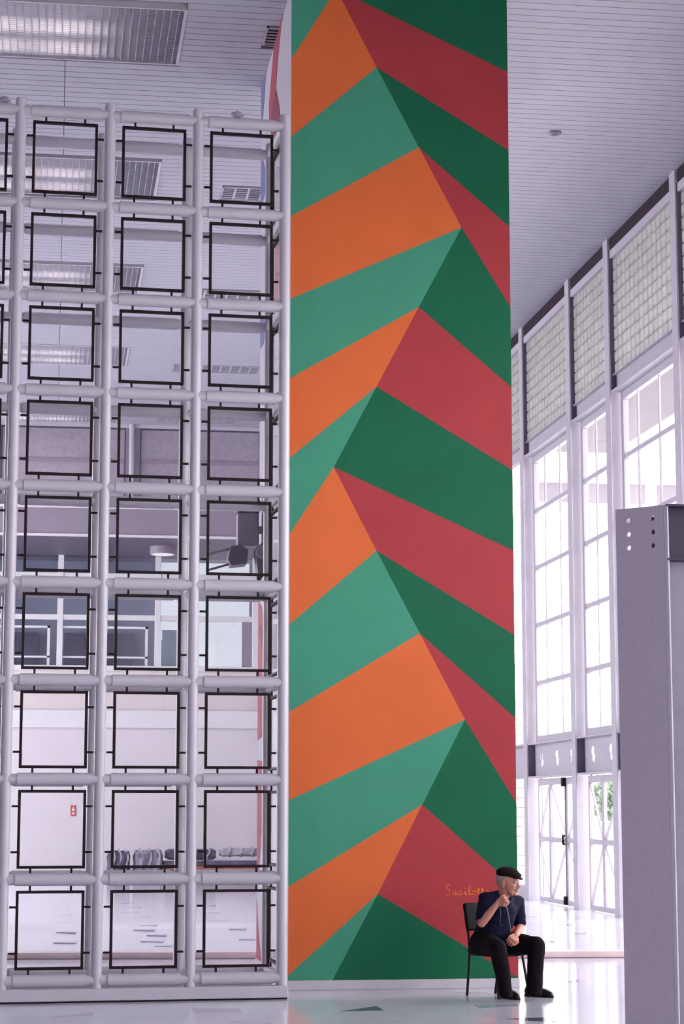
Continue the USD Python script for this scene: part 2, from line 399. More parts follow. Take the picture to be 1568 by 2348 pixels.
ROWZ = [2.87, 3.74, 4.70, 5.655, 6.61, 7.43]
nwin = ndoor = 0
BAYN = ['bay hidden behind the painted column', 'bay beside the painted column, over the double door with the dark handle', 'narrow middle bay', 'wide bay above the steel portal post', 'bay at the right edge of the picture', '', '', '', '', '', '', '', '', '', '']
for k in range(len(POSTS) - 1):
    y1, y0 = POSTS[k] - PW, POSTS[k + 1] + PW
    seen = 1 <= k <= 4
    wide = y1 - y0 > 2.5
    # header: near-black strip painted as the shade under the ceiling, then a pale flange; mid beam; perforated lower beam
    obj('header_shade', bx(7.80, 8.0, y0, y1, 9.615, HC + .03), 'recess_shade', wall, label='near-black strip painted as the shade of the gap under the ceiling')
    obj('shade_plate', bx(XW + .02, 7.96, y1 - .012, y1, 7.58, 9.62), 'dark_shade_steel', wall, label='side plate coloured dark as the shade beside the glass blocks')  # shade at the post side painted into this plate
    obj('header_flange', bx(7.79, 8.0, y0, y1, 9.50, 9.615, .006), 'grey_steel', wall)
    obj('shade_plate', bx(XW + .02, 7.90, y1 - .012, y1, 2.215, 2.725), 'dark_shade_steel', wall, label='dark plate painted as the recess shade at the end of the perforated beam')  # dark plate set where the recess lies in shade
    obj('beam_web', bx(7.86, 7.88, y0, y1, 7.575, 7.80), 'grey_steel', wall)
    obj('beam_flange', cat_(bx(7.785, 8.0, y0, y1, 7.545, 7.575, .004), bx(7.80, 8.0, y0, y1, 7.79, 7.80)), 'grey_steel', wall)
    holes = unary_union([lobe(yy, 2.485) for yy in ([32.94, 31.90, 30.95] if k == 1 else [29.70, 28.69] if k == 2 else np.linspace(y0 + .45, y1 - .45, 3 if wide else 2))])
    obj('perforated_web', plate_yz(sbox(y0, 2.21, y1, 2.73).difference(holes), 7.90, 7.906), 'grey_steel', wall)
    obj('web_flange', cat_(bx(7.78, 8.02, y0, y1, 2.725, 2.75, .004), bx(7.78, 8.02, y0, y1, 2.19, 2.215, .004)), 'grey_steel', wall)
    nwin += 1
    w = thing(f'window_{nwin}', f'glass-block clerestory panel of the {BAYN[k]}' if BAYN[k] else 'glass-block clerestory panel outside the picture', None, kind='structure')
    block_panel(w, y0, y1, 7.80, 9.50, 14 if wide else 10, 10, single=seen or k == 0, first=999 if k in (1, 2, 3) else 0 if k > 4 else 4)
    if k == 0:
        block_panel(w, y0, y1, 2.76, 7.54, 15, 28, first=5, bm='lit_block')
        block_panel(w, y0, y1, .43, 2.19, 15, 11, first=5, bm='lit_block')
        obj('sill_wall', bx(7.82, 8.0, y0, y1, FL - .1, .43), 'grey_steel', w)
        continue
    # tall window: side jambs, rails, mullions, panes
    nwin += 1
    w = thing(f'window_{nwin}', f'tall clear window of the {BAYN[k]}' if BAYN[k] else 'tall clear window outside the picture', None, kind='structure')
    n = 3 if wide else 2
    fa, fb = y0 + .03, y1 - .03
    for z in ROWZ[1:-1]: obj('rail', bx(7.93, 7.985, fa + .07, fb - .07, z - .035, z + .035, .004), 'grey_steel', w)
    obj('head_rail', bx(7.92, 8.0, y0, y1, 7.43, 7.545, .004), 'grey_steel', w)
    obj('sill_rail', bx(7.92, 8.0, y0, y1, 2.745, 2.87, .004), 'grey_steel', w)
    for a, b in ((y0, fa + .07), (fb - .07, y1)): obj('jamb', bx(7.92, 8.0, a, b, 2.87, 7.43, .004), 'grey_steel', w)
    ma = [fa + .07] + ([y1 - 1.74, y1 - .73] if wide else [y1 - .76]) + [fb - .07]
    for yy in ma[1:-1]: obj('mullion', bx(7.945, 7.975, yy - .013, yy + .013, 2.87, 7.43, .003), 'grey_steel', w)
    for i in range(n):
        if seen:
            for j in range(5): obj('pane', bx(7.955, 7.963, ma[i] + .013, ma[i + 1] - .013, ROWZ[j] + .035 * (j > 0), ROWZ[j + 1] - .035 * (j < 4)), 'window_glass', w)
        else: obj('pane', bx(7.955, 7.963, ma[i] + .013, ma[i + 1] - .013, 2.87, 7.43), 'window_glass', w)
    # doors: leaves with V braces meeting at mid height
    edges = [fa + .04] + ([y1 - 1.95, y1 - .85] if wide else [y1 - .88]) + [fb - .04]
    fz = FL if y1 > 25 else 0.0
    for i in range(n):
        ndoor += 1
        a, b = edges[i] + .004, edges[i + 1] - .004
        apex_high = [True, False, True][i] if wide else [True, False][i]   # apex on the far (True) or near side
        d = thing(f'door_{ndoor}', (f'grey-framed glass door leaf with slanting braces in the {BAYN[k].split(",")[0]}, leaf {i + 1} from the camera' if seen else 'grey-framed glass door leaf with slanting braces outside the picture'), None, kind='structure')
        st, X0, X1 = .055, 7.925, 7.975
        for yy in (a, b - st): obj('stile', bx(X0, X1, yy, yy + st, fz + .01, 2.17, .004), 'grey_steel', d)
        obj('top_rail', bx(X0, X1, a + st, b - st, 2.07, 2.17, .004), 'grey_steel', d)
        obj('bottom_rail', bx(X0, X1, a + st, b - st, fz + .01, fz + .085, .004), 'grey_steel', d)
        obj('lock_rail', bx(X0, X1, a + st, b - st, 1.165, 1.24, .004), 'grey_steel', d)
        px, qx = (b - st, a + st) if apex_high else (a + st, b - st)
        for z0_, z1_ in ((1.24, 2.07), (1.165, fz + .085)):
            L = math.hypot(qx - px, z1_ - z0_); nrm = np.array([-(z1_ - z0_), qx - px]) / L * .014
            pol = Polygon([(px + nrm[0], z0_ + nrm[1]), (px - nrm[0], z0_ - nrm[1]), (qx - nrm[0], z1_ - nrm[1]), (qx + nrm[0], z1_ + nrm[1])]).intersection(sbox(a + st, min(z0_, z1_), b - st, max(z0_, z1_)))
            obj('brace', plate_yz(pol, 7.935, 7.965), 'grey_steel', d)
            obj('pane', bx(7.948, 7.954, a + st, b - st, min(z0_, z1_), max(z0_, z1_)), 'window_glass', d)
        if k == 1 and i == 1:
            obj('panic_bar', tube((7.89, a + .04, 1.21), (7.89, b - .1, 1.21), .018, 12), 'grey_steel', d, smooth=40)
            hy = a + .03
            obj('pull_handle', poly_tube([(7.925, hy - .02 + .09, 1.27), (7.88, hy + .03, 1.275), (7.86, hy - .03, 1.24), (7.86, hy - .04, 1.2), (7.87, hy - .0, 1.15), (7.925, hy + .07, 1.14)], .018, 10), 'black_frame', d, smooth=True, label='black curved pull handle')
            obj('door_closer', bx(7.86, 7.92, hy - .04, hy + .05, 2.03, 2.17, .01), 'black_frame', d, label='black closer at the head of the door')
            obj('floor_bolt', bx(7.87, 7.925, hy - .03, hy + .04, fz + .02, fz + .15, .01), 'black_frame', d, label='black bolt at the foot of the door')
            obj('bolt_rod', tube((7.915, hy, fz + .15), (7.915, hy, 2.03), .011, 10), 'grey_steel', d)
obj('end_panel', bx(7.8, 8.1, POSTS[0] + PW, 47.2, 0, HC), 'far_white', wall)

# ---- unseen left wall and wall behind the camera, openings added to light the hall
wl = thing('wall_left', 'unseen left wall of the hall, solid beside the camera, its farther glazing added to light the hall', None, kind='structure')
obj('solid_wall', bx(-12.3, -12.0, -8, 28.0, -.2, HC + .6), 'far_grey', wl)
obj('parapet', bx(-12.3, -12.0, 28.0, 47.2, -.2, .6), 'far_white', wl)
obj('lintel', bx(-12.3, -12.0, 28.0, 47.2, 9.0, HC + .6), 'far_white', wl)
for yy in np.linspace(28.0, 47.0, 8): obj('post', bx(-12.25, -12.05, yy - .1, yy + .1, .6, 9.0), 'grey_steel', wl)
for zz in (3.0, 6.0): obj('rail', bx(-12.2, -12.1, 28.1, 47.0, zz - .05, zz + .05), 'grey_steel', wl)
wf = thing('wall_front', 'unseen white wall behind the camera, its broad opening added to let light in', None, kind='structure')
FO = (-11.5, -5.5, 3.2)  # unseen opening, placed for the light it admits
obj('wall_panel', bx(-12.3, FO[0], -8.3, -8.0, -.2, HC + .6), 'far_white', wf)
obj('wall_panel', bx(FO[1], 8.1, -8.3, -8.0, -.2, HC + .6), 'far_white', wf)
obj('wall_panel', bx(FO[0], FO[1], -8.3, -8.0, FO[2], HC + .6), 'far_white', wf)

# ---- back wall: clerestory over a deep soffit, a band of windows, white wall below
YB, YG = 43.4, 46.8
back = thing('wall_back', 'white back wall with frosted clerestory, deep soffit and a band of windows', None, kind='structure')
obj('lower_wall', bx(-12, 7.8, YG, YG + .3, -.1, 3.50), 'far_white', back)
obj('wall_band', bx(-12, 7.8, YG - .10, YG + .3, 3.50, 3.90, .01), 'window_white', back)
obj('upper_band', bx(-12, 7.8, YG, YG + .3, 3.90, 4.78), 'far_pinkish', back)
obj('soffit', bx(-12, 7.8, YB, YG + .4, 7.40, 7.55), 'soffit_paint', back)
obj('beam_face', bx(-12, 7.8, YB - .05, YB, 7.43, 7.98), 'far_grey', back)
obj('beam_ledge', cat_(bx(-12, 7.8, YB - .10, YB, 7.38, 7.43, .005), bx(-12, 7.8, YB - .10, YB, 7.98, 8.03, .005)), 'far_white', back)
obj('clerestory_head', bx(-12, 7.8, YB - .06, YB + .1, 9.73, HC + .6), 'white_paint', back)
obj('clerestory_rail', bx(-12, 7.8, YB - .03, YB, 8.03, 8.15), 'far_grey', back)
xp = [-7.0, -4.1, -1.33, 1.55 + .04, 4.46, 7.3]
for i, x in enumerate(xp):
    obj('clerestory_post', cat_(bx(x - .15, x + .15, YB - .02, YB + .1, 8.03, 9.73)), 'far_grey', back)
    obj('post_pipe', tube((x - .03, YB - .10, 8.03), (x - .03, YB - .10, 9.9), .055, 14), 'white_paint', back, smooth=40)
for x0, x1 in zip(xp[:-1], xp[1:]):
    obj('clerestory_panel', bx(x0 + .17, x1 - .17, YB + .02, YB + .06, 8.03, 9.70), 'frosted', back)
    obj('panel_frame', cat_(bx(x0 + .15, x1 - .15, YB - .01, YB + .08, 9.70, 9.735), bx(x0 + .15, x0 + .175, YB - .01, YB + .08, 8.03, 9.7), bx(x1 - .175, x1 - .15, YB - .01, YB + .08, 8.03, 9.7)), 'device_dark', back)
    obj('panel_rail', bx(x0 + .175, x1 - .175, YB - .005, YB + .03, 8.98, 9.06), 'far_grey', back)
# windows below the soffit
mx = [-6.45, -4.26, -2.06, .136, 2.336, 4.56]
for i in range(5):
    nwin += 1
    bright = i == 4
    w = thing(f'window_{nwin}', ['white-framed inner window outside the picture at the left', 'white-framed inner window at the far left of the back wall', 'white-framed inner window behind the left column of glass panels', 'white-framed inner window with dark room and pale blind behind the second column of panels', 'bright white-framed window behind the right column of glass panels'][i], None, kind='structure')
    x0, x1 = mx[i], mx[i + 1]
    obj('mullion', bx(x1 - .065, x1 + .065, YG - .06, YG + .08, 4.78, 7.40, .005), 'window_white', w)
    obj('transom', bx(x0 + .065, x1 - .065, YG - .04, YG + .08, 5.93, 6.05, .005), 'window_white', w)
    obj('upper_rail', bx(x0 + .065, x1 - .065, YG - .04, YG + .08, 6.88, 7.0, .005), 'window_white', w)
    obj('sill', bx(x0, x1 - .065, YG - .08, YG + .08, 4.78, 4.90, .005), 'window_white', w)
    obj('pane', bx(x0 + .065, x1 - .065, YG + .02, YG + .03, 4.9, 5.93), 'far_glass', w)
    obj('pane', bx(x0 + .065, x1 - .065, YG + .02, YG + .03, 6.05, 6.88), 'far_glass', w)
    obj('pane', bx(x0 + .065, x1 - .065, YG + .02, YG + .03, 7.0, 7.40), 'far_glass', w)
    sash = x1 - .10 if not bright else x1 - .12
    if i in (2, 3):
        s0 = x0 + .065
        obj('sash', cat_(bx(s0, sash - .12, YG - .02, YG + .05, 5.74, 5.79), bx(s0, sash - .12, YG - .02, YG + .05, 5.07, 5.11), bx(sash - .18, sash - .12, YG - .02, YG + .05, 4.9, 5.79)), 'window_white', w)
    obj('room', cat_(bx(x0, x1, YG + 1.5, YG + 1.55, 4.5, 7.45)), 'daylight_glow' if bright else 'room_mid', w)  # behind the bright window this sheet glows as stand-in daylight
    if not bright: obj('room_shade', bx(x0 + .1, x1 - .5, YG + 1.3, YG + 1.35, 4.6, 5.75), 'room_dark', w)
    if i == 3: obj('roller_blind', bx(x1 + .12, x1 + .55, YG + .3, YG + .32, 4.9, 5.75), 'blind_blue', w)
    if bright:
        obj('side_frame', bx(x1 - .3, x1 - .12, YG - .01, YG + .05, 4.9, 5.95), 'far_grey', w)
        obj('inner_panel', bx(x0 + .15, x0 + .62, YG + 1.2, YG + 1.25, 4.7, 5.6), 'frosted', w)
obj('room_ceiling', bx(-7, 7.8, YG + .1, YG + 3, 7.45, 7.5), 'far_grey', back)
obj('room_floor', bx(-7, 7.8, YG + .3, YG + 3, 4.4, 4.5), 'far_grey', back)
obj('room_back', bx(-7, 7.8, YG + 2.9, YG + 3, 4.5, 7.45), 'far_grey', back)
obj('end_wall', bx(4.62, 7.8, YG - .02, YG + .3, 4.78, 7.4), 'far_white', back)
obj('end_wall', bx(-12, -6.5, YG - .02, YG + .3, 4.78, 7.4), 'far_white', back)
lp = at(373, 1250, Z=7.40)
t = thing('ceiling_lamp', 'round white drum lamp under the soffit at the back of the hall', 'lamp', (at(373, 1250, Y=45.0)[0], 45.0, 7.40))
obj('drum', trimesh.creation.revolve([(0, -.17), (.27, -.17), (.275, -.15), (.275, 0), (0, 0)], sections=40), 'far_grey', t, smooth=35)
obj('diffuser', trimesh.creation.revolve([(0, -.185), (.22, -.18), (.255, -.17), (0, -.17)], sections=40), 'lamp_glow', t, smooth=35)
sg = at(168, 1858, Y=YG)
t = thing('fire_sign', 'small red sign with a white emblem on the far white wall', 'sign', (sg[0], YG, sg[2]))
obj('plate', bx(-.06, .06, -.012, 0, -.13, .11, .003), 'red_sign', t)
obj('emblem', cat_(bx(-.03, .03, -.016, -.011, -.02, .04), bx(-.012, .012, -.016, -.011, .04, .08), bx(-.035, .035, -.016, -.011, -.09, -.05)), 'window_white', t)

# ---- outside
obj('exterior_pavement', bx(8.1, 260, -60, 300, -.3, 0.02), 'pavement', None, label='bright concrete pavement outside the glazed wall', kind='structure')
obj('exterior_pavement', bx(-60, 8.1, -160, -8.3, -.3, -.02), 'pavement', None, label='concrete pavement behind the open end of the hall', kind='structure')
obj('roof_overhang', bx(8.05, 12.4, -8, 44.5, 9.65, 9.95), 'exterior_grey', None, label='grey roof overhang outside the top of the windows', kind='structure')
t = thing('building', 'pale building with grey window bands seen through the upper panes', 'building', (19, 62, 0))
obj('wall', bx(-5.2, 14, 0, 10, 0, 12.6), 'exterior_white', t)
obj('cornice', bx(-5.3, 14.1, -.3, 0, 11.95, 12.15), 'exterior_white', t)
for x0, x1 in ((-4.6, -3.0), (-2.5, -.7), (-.3, 1.5), (2.2, 4.0)): obj('window', bx(x0, x1, -.06, 0, 11.2, 11.8), 'exterior_grey', t)
for x0 in (-4.5, -2.9): obj('tall_window', bx(x0, x0 + .4, -.06, 0, 9.3, 11.0), 'exterior_grey', t)
t = thing('young_tree', 'hazy green young tree outside the narrow middle door', 'tree', (13.75, 50, 0))
obj('trunk', tube((0, 0, 0), (0, 0, 1.5), .06, 10, .04), 'bark', t)
lv = []
for _ in range(900):
    p = rng.normal(size=3); p = p / np.linalg.norm(p) * rng.random() ** .4 * np.array([.62, .62, .55]) + [0, 0, 1.95]
    q = trimesh.creation.box([.13, .08, .004]); q.apply_transform(trimesh.transformations.random_rotation_matrix(rng.random(3))); q.apply_translation(p); lv.append(q)
obj('foliage', cat_(*lv), 'leaf', t, kind='stuff')

# ================================================================== THE PAINTED COLUMN
C0 = at(660, 2252, Y=19.47)[0]; C1 = at(1188.5, 2246, Y=19.47)[0]; CYF, CYR = 19.47, 22.45
col = thing('painted_column', 'tall square column painted with folded orange, green and red stripes', 'column', (0, 0, 0))
obj('shaft', bx(C0, C1, CYF, CYR, 0.0, HC + .02), 'paint_lilac', col)
obj('skirting', cat_(bx(C0 - .012, C1 + .012, CYF - .012, CYR + .012, 0.0, .088, .004)), 'marble_skirting', col, label='pale marble skirting')
TOPV = -45
foldp = [(771, -28), (863, 155), (960, 338), (1058, 522), (960, 704), (863, 887), (765, 1071), (863, 1263), (962, 1452), (1066, 1650), (968, 1845), (866, 2050), (762, 2252)]
leftp = [None, (665.5, 314), (666, 496), (666, 685), (666, 867), (666, 1050), (666, 1225), (665, 1432), (665, 1633), (664, 1835), (662, 2033), (660, 2237), (659, 2253)]
rightp = [(835, 0), (1170, 345), (1170, 520), (1172, 705), (1173, 888), (1175, 1078), (1176, 1262), (1176.5, 1456), (1178, 1646), (1181, 1842), (1184, 2038), (1188, 2243), (1188, 2248)]


def front(p): q = at(p[0], p[1], Y=CYF); return np.array([np.clip(q[0], C0, C1), np.clip(q[2], .088, HC)])


def stripe(pts, m):
    P = Polygon(pts).buffer(0).intersection(sbox(C0, .088, C1, HC))
    if P.is_empty: return
    g = prism(P, CYF - .003, CYF + .001); obj('stripe', g, m, col)


Fp = [front(p) for p in foldp]; Lp = [None if p is None else np.array([C0, front(p)[1]]) for p in leftp]; Rp = [np.array([C1, front(p)[1]]) for p in rightp]
b0 = front((654, 135)); a0 = front((752, 0)); e0 = front((835, 0)); e1 = front((1168, 165))
Lp[0] = np.array([C0, b0[1]]); Rp[0] = np.array([C1, e1[1]])
# the two stripes cut by the top: extend above the fold vertex to the ceiling
topz = HC; V0 = Fp[0]
up = V0 + (V0 - Fp[1]) * np.array([-1, 1]) * .6            # the next fold segment goes the other way
stripe([Lp[0], V0, up, (C0, topz)], 'paint_light_green')
stripe([Rp[0], V0, up, (C1, topz)], 'paint_dark_green')
lc = ['paint_orange', 'paint_light_green']; rc = ['paint_red', 'paint_dark_green']
for i in range(12):
    l = lc[i % 2]; r = rc[i % 2]
    l = ['paint_orange', 'paint_light_green', 'paint_orange', 'paint_light_green', 'paint_orange', 'paint_light_green', 'paint_orange', 'paint_light_green', 'paint_orange', 'paint_light_green', 'paint_orange', 'paint_light_green'][i]
    r = ['paint_red', 'paint_dark_green', 'paint_red', 'paint_dark_green', 'paint_red', 'paint_dark_green', 'paint_red', 'paint_dark_green', 'paint_red', 'paint_dark_green', 'paint_red', 'paint_dark_green'][i]
    stripe([Lp[i], Fp[i], Fp[i + 1], Lp[i + 1]], l)
    stripe([Rp[i], Fp[i], Fp[i + 1], Rp[i + 1]], r)
# left flank: rose and blue slivers on lilac


def flank(pix, m):
    P = [at(u, v, X=C0) for u, v in pix]
    P = [np.array([np.clip(p[1], CYF, CYR), np.clip(p[2], .088, HC)]) for p in P]
    g = Polygon(P).buffer(0)
    if g.is_empty: return
    obj('flank_stripe', plate_yz(g, C0 - (.005 if 'deep' in m else .003), C0 + .001), m, col)


for pix, m in [([(649, -60), (640, -10), (632, 40), (628, 100), (622, 180), (617, 240), (618, 290), (645, 290), (640, 240), (633, 205), (637, 140), (645, 60), (651, -20)], 'paint_rose'),
               ([(633.5, 205), (626, 240), (620, 300), (648, 300), (642, 260)], 'paint_deep_rose'),
               ([(620, 300), (648, 300), (640, 345), (630, 330)], 'paint_deep_rose'),
               ([(613, 95), (609, 135), (598, 165), (597, 282), (602, 282), (606, 230), (610, 170), (614, 120)], 'paint_blue'),
               ([(598, 360), (604, 370), (612, 410), (614, 425), (606, 450), (598, 480)], 'paint_blue'),
               ([(612, 565), (617, 520), (640, 560), (640, 700), (624, 690), (615, 650)], 'paint_rose'),
               ([(597, 720), (612, 740), (604, 790), (597, 800)], 'paint_blue'),
               ([(607, 860), (616, 830), (620, 950), (612, 1010)], 'paint_blue'),
               ([(600, 1130), (622, 1180), (616, 1260), (604, 1230)], 'paint_blue'),
               ([(585, 1385), (600, 1390), (609, 1480), (605, 1560), (601, 1690), (585, 1700)], 'paint_rose'),
               ([(594, 1440), (601, 1430), (605, 1490), (600, 1480)], 'paint_deep_rose'),
               ([(583, 1745), (602, 1745), (603, 1860), (594, 1995), (583, 1995)], 'paint_rose'),
               ([(582, 2050), (587, 2060), (592, 2130), (599, 2215), (578, 2215)], 'paint_rose')]: flank(pix, m)
# painter's signature in script
sig_o = at(1023, 2053, Y=CYF); su = .0042
LET = {'S': [(8, 22), (5, 25), (1, 23), (0, 18), (4, 13), (8, 8), (7, 2), (3, 0), (-1, 3)],
       'a': [(6, 9), (3, 10), (0, 6), (0, 2), (3, 0), (6, 4), (7, 9), (6, 3), (8, 0), (11, 3)],
       'c': [(6, 9), (3, 10), (0, 6), (0, 2), (3, 0), (7, 2), (10, 4)],
       'i': [(0, 3), (3, 10), (2, 3), (4, 0), (7, 3)],
       'l': [(0, 3), (5, 14), (5, 22), (2, 22), (1, 10), (2, 1), (5, 0), (8, 4)],
       'o': [(5, 10), (1, 9), (0, 4), (3, 0), (7, 3), (7, 8), (5, 10), (8, 8), (11, 9)],
       't': [(0, 4), (4, 18), (3, 4), (5, 0), (8, 3)]}
x = 0.0; strokes = []
for ch, adv in zip('Sacilotto', (15, 14, 12, 9, 9, 12, 9, 9, 10)):
    q = np.array(LET[ch], float) + [x, 0]
    s_ = np.linspace(0, len(q) - 1, len(q) * 4); q = np.stack([np.interp(s_, range(len(q)), q[:, k]) for k in (0, 1)], 1)
    for _ in range(2): q[1:-1] = (q[:-2] + 2 * q[1:-1] + q[2:]) / 4
    strokes.append(q)
    if ch == 't': strokes.append(np.array([(x - 1, 12), (x + 6, 13)], float))
    if ch == 'i': strokes.append(np.array([(x + 3, 14), (x + 3.6, 15)], float))
    x += adv
sm = [poly_tube([(sig_o[0] + a * su, CYF - .0035, sig_o[2] + b * su) for a, b in q], .0032, 6) for q in strokes]
obj('signature', cat_(*sm), 'script_paint', col, label='painted script signature in orange', smooth=True)

# ================================================================== THE GLASS PANEL SCREEN
S0 = at(650, 2290, Z=0); SA = 3.0
scr = thing('panel_screen', 'white tubular grid screen holding rows of black-framed glass panels', 'screen', (S0[0], S0[1], 0), SA)
XP = [-.02 - .822 * k for k in range(7)]; ZB = [8.052 - .8745 * k for k in range(9)] + [.185]
DEP = .87; PR = .05
obj('base_beam', bx(XP[-1] - .1, .03, -.075, .075, .015, .118, .006), 'white_paint', scr)
obj('base_beam', bx(XP[-1] - .1, .03, DEP - .075, DEP + .075, .015, .118, .006), 'white_paint', scr)
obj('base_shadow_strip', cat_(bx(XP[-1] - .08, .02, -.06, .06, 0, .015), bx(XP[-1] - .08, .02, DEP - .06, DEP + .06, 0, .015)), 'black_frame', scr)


def rounded_pole(x, y, ztop):
    p = [(0, .118), (PR, .118), (PR, ztop - .02), (PR * .85, ztop - .004), (PR * .6, ztop), (0, ztop)]
    g = trimesh.creation.revolve(p, sections=32); g.apply_translation([x, y, 0]); return g


for i, x in enumerate(XP):
    obj('pole', rounded_pole(x, 0, ZB[0] + .115), 'white_paint', scr, smooth=35)
    obj('rear_pole', rounded_pole(x, DEP, ZB[0] + .115), 'white_paint', scr, smooth=35)
for j, z in enumerate(ZB):
    for i in range(len(XP) - 1):
        xr, xl = XP[i], XP[i + 1]
        for yy, nm in ((0, 'crossbar'), (DEP, 'rear_crossbar')):
            g = cat_(tube((xl + PR + .05, yy, z), (xr - PR - .035, yy, z), .056, 32), tube((xl + .02, yy, z), (xr - .02, yy, z), .047, 24))
            obj(nm, g, 'white_paint', scr, smooth=35)
    obj('tie_bar', cat_(tube((XP[0], .08, z), (XP[0], DEP - .08, z), .05, 24), tube((XP[0], .02, z), (XP[0], DEP - .02, z), .038, 20)), 'white_paint', scr, smooth=35)


def framed_panel(cx, cy, z0, z1, w, along):
    """along 'x' or 'y': frame of four bars with a pane and eight short pins to the tubes around it."""
    h, bw, dp = (z1 - z0) / 2 - .095, .024, .02
    zc = (z0 + z1) / 2
    def B(a0, a1, c0, c1, t=dp, c=.003):
        return bx(cx + a0, cx + a1, cy - t, cy + t, zc + c0, zc + c1, c) if along == 'x' else bx(cx - t, cx + t, cy + a0, cy + a1, zc + c0, zc + c1, c)
    w = w - .075
    fr = cat_(B(-w, w, h - bw, h), B(-w, w, -h, -h + bw), B(-w, -w + bw, -h + bw, h - bw), B(w - bw, w, -h + bw, h - bw))
    p = obj('panel_frame', fr, 'black_frame', scr)
    obj('pane', B(-w + bw, w - bw, -h + bw, h - bw, .004, 0), 'screen_glass', p)
    pins = []
    for s in (-.6, .6):
        for q in (-1, 1):
            pins.append(B(s * w - .009, s * w + .009, *((h, h + .05) if q > 0 else (-h - .05, -h)), t=.009, c=0))
            pins.append(B(*((w, w + .055) if q > 0 else (-w - .055, -w)), s * h * .97 - .009, s * h * .97 + .009, t=.009, c=0))
    obj('pins', cat_(*pins), 'black_frame', p, kind='stuff')


for j in range(9):
    z1, z0 = ZB[j], ZB[j + 1]
    for i in range(len(XP) - 1):
        framed_panel((XP[i] + XP[i + 1]) / 2, -.0, z0, z1, .411 - PR + .012, 'x')
    framed_panel(XP[0] , DEP / 2, z0, z1, DEP / 2 - PR + .012, 'y')


def crumple(c, s, seed):
    r_ = np.random.default_rng(seed); m = trimesh.creation.icosphere(3); d = m.vertices.copy()
    n = sum(np.sin(d @ r_.normal(size=3) * f + r_.random() * 6)[:, None] / f for f in (3, 5, 8, 12))
    m.vertices = d * (1 + .55 * n) * np.array(s) + np.asarray(c); return m


for px, lab in (((543, 266), 'small crumpled clear plastic film on the top tube near the painted column'), ((8, 239), 'crumpled clear plastic film on the top tube at the left edge')):
    p = at(px[0], px[1], Y=18.55)
    zt = ZB[0] + .053 + .028
    obj('plastic_film', crumple((p[0], S0[1] + math.tan(math.radians(SA)) * (p[0] - S0[0]), zt + .004), (.06, .036, .028), 543), 'plastic_film', None, True, lab, 'plastic film')

# ================================================================== behind the screen
# floodlight and loudspeaker fixed to the column's left flank
yf = 22.1
A = lambda u, v, y=yf: at(u, v, Y=y)
t = thing('floodlight', 'grey box floodlight on a wall arm behind the right column of glass panels', 'floodlight', (0, 0, 0))
b0, b1 = A(543, 1253), A(592, 1178)
obj('ballast_box', bx(b0[0], b1[0], yf - .1, yf + .12, b0[2], b1[2], .012), 'device_grey', t)
obj('box_lid', bx(b0[0] - .005, b1[0] + .005, yf - .11, yf + .13, b1[2], b1[2] + .018, .004), 'device_dark', t)
obj('wall_arm', bx(b1[0] - .02, C0 - .002, yf - .03, yf + .03, (b0[2] + b1[2]) / 2 - .04, (b0[2] + b1[2]) / 2 + .04, .006), 'device_grey', t)
h = [A(520, 1285), A(528, 1300), A(563, 1296), A(566, 1265), A(548, 1254), A(527, 1256)]
hd = trimesh.creation.extrude_polygon(Polygon([(p[0], p[2]) for p in h]), .3, engine='earcut'); v = hd.vertices.copy(); hd.vertices = np.stack([v[:, 0], yf - .16 + v[:, 2], v[:, 1]], 1); hd.fix_normals()
obj('lamp_head', hd, 'device_dark', t)
obj('yoke', tube(A(549, 1262), A(549, 1240), .02, 10), 'device_grey', t)
obj('lamp_arm', tube(A(478, 1271), A(545, 1253), .014, 10), 'device_grey', t)
obj('lamp_arm', tube(A(478, 1307), A(524, 1294), .012, 10), 'device_dark', t)
t = thing('loudspeaker', 'dark loudspeaker with a round cone beside the floodlight on the column', 'loudspeaker', (0, 0, 0))
c0, c1 = A(580, 1330), A(608, 1252)
q = [A(577, 1268), A(600, 1250), A(610, 1262), A(614, 1325), A(585, 1345)]
sp = trimesh.creation.extrude_polygon(Polygon([(min(p[0], C0 - .004), p[2]) for p in q]), .22, engine='earcut'); v = sp.vertices.copy(); sp.vertices = np.stack([v[:, 0], yf - .42 + v[:, 2], v[:, 1]], 1); sp.fix_normals()
obj('cabinet', sp, 'device_dark', t)
cc = A(594, 1277)
cone = trimesh.creation.revolve([(0, .0), (.03, -.004), (.06, .02), (.072, .024), (.078, 0), (.072, -.01), (0, -.01)], sections=28)
cone.apply_transform(trimesh.geometry.align_vectors([0, 0, 1], [-.15, -1, 0])); cone.apply_translation([cc[0], yf - .43, cc[2]])
obj('cone', cone, 'device_grey', t, smooth=35)

# bundles of building material lying along the far wall
YP = 45.3
rngb = np.random.default_rng(3)


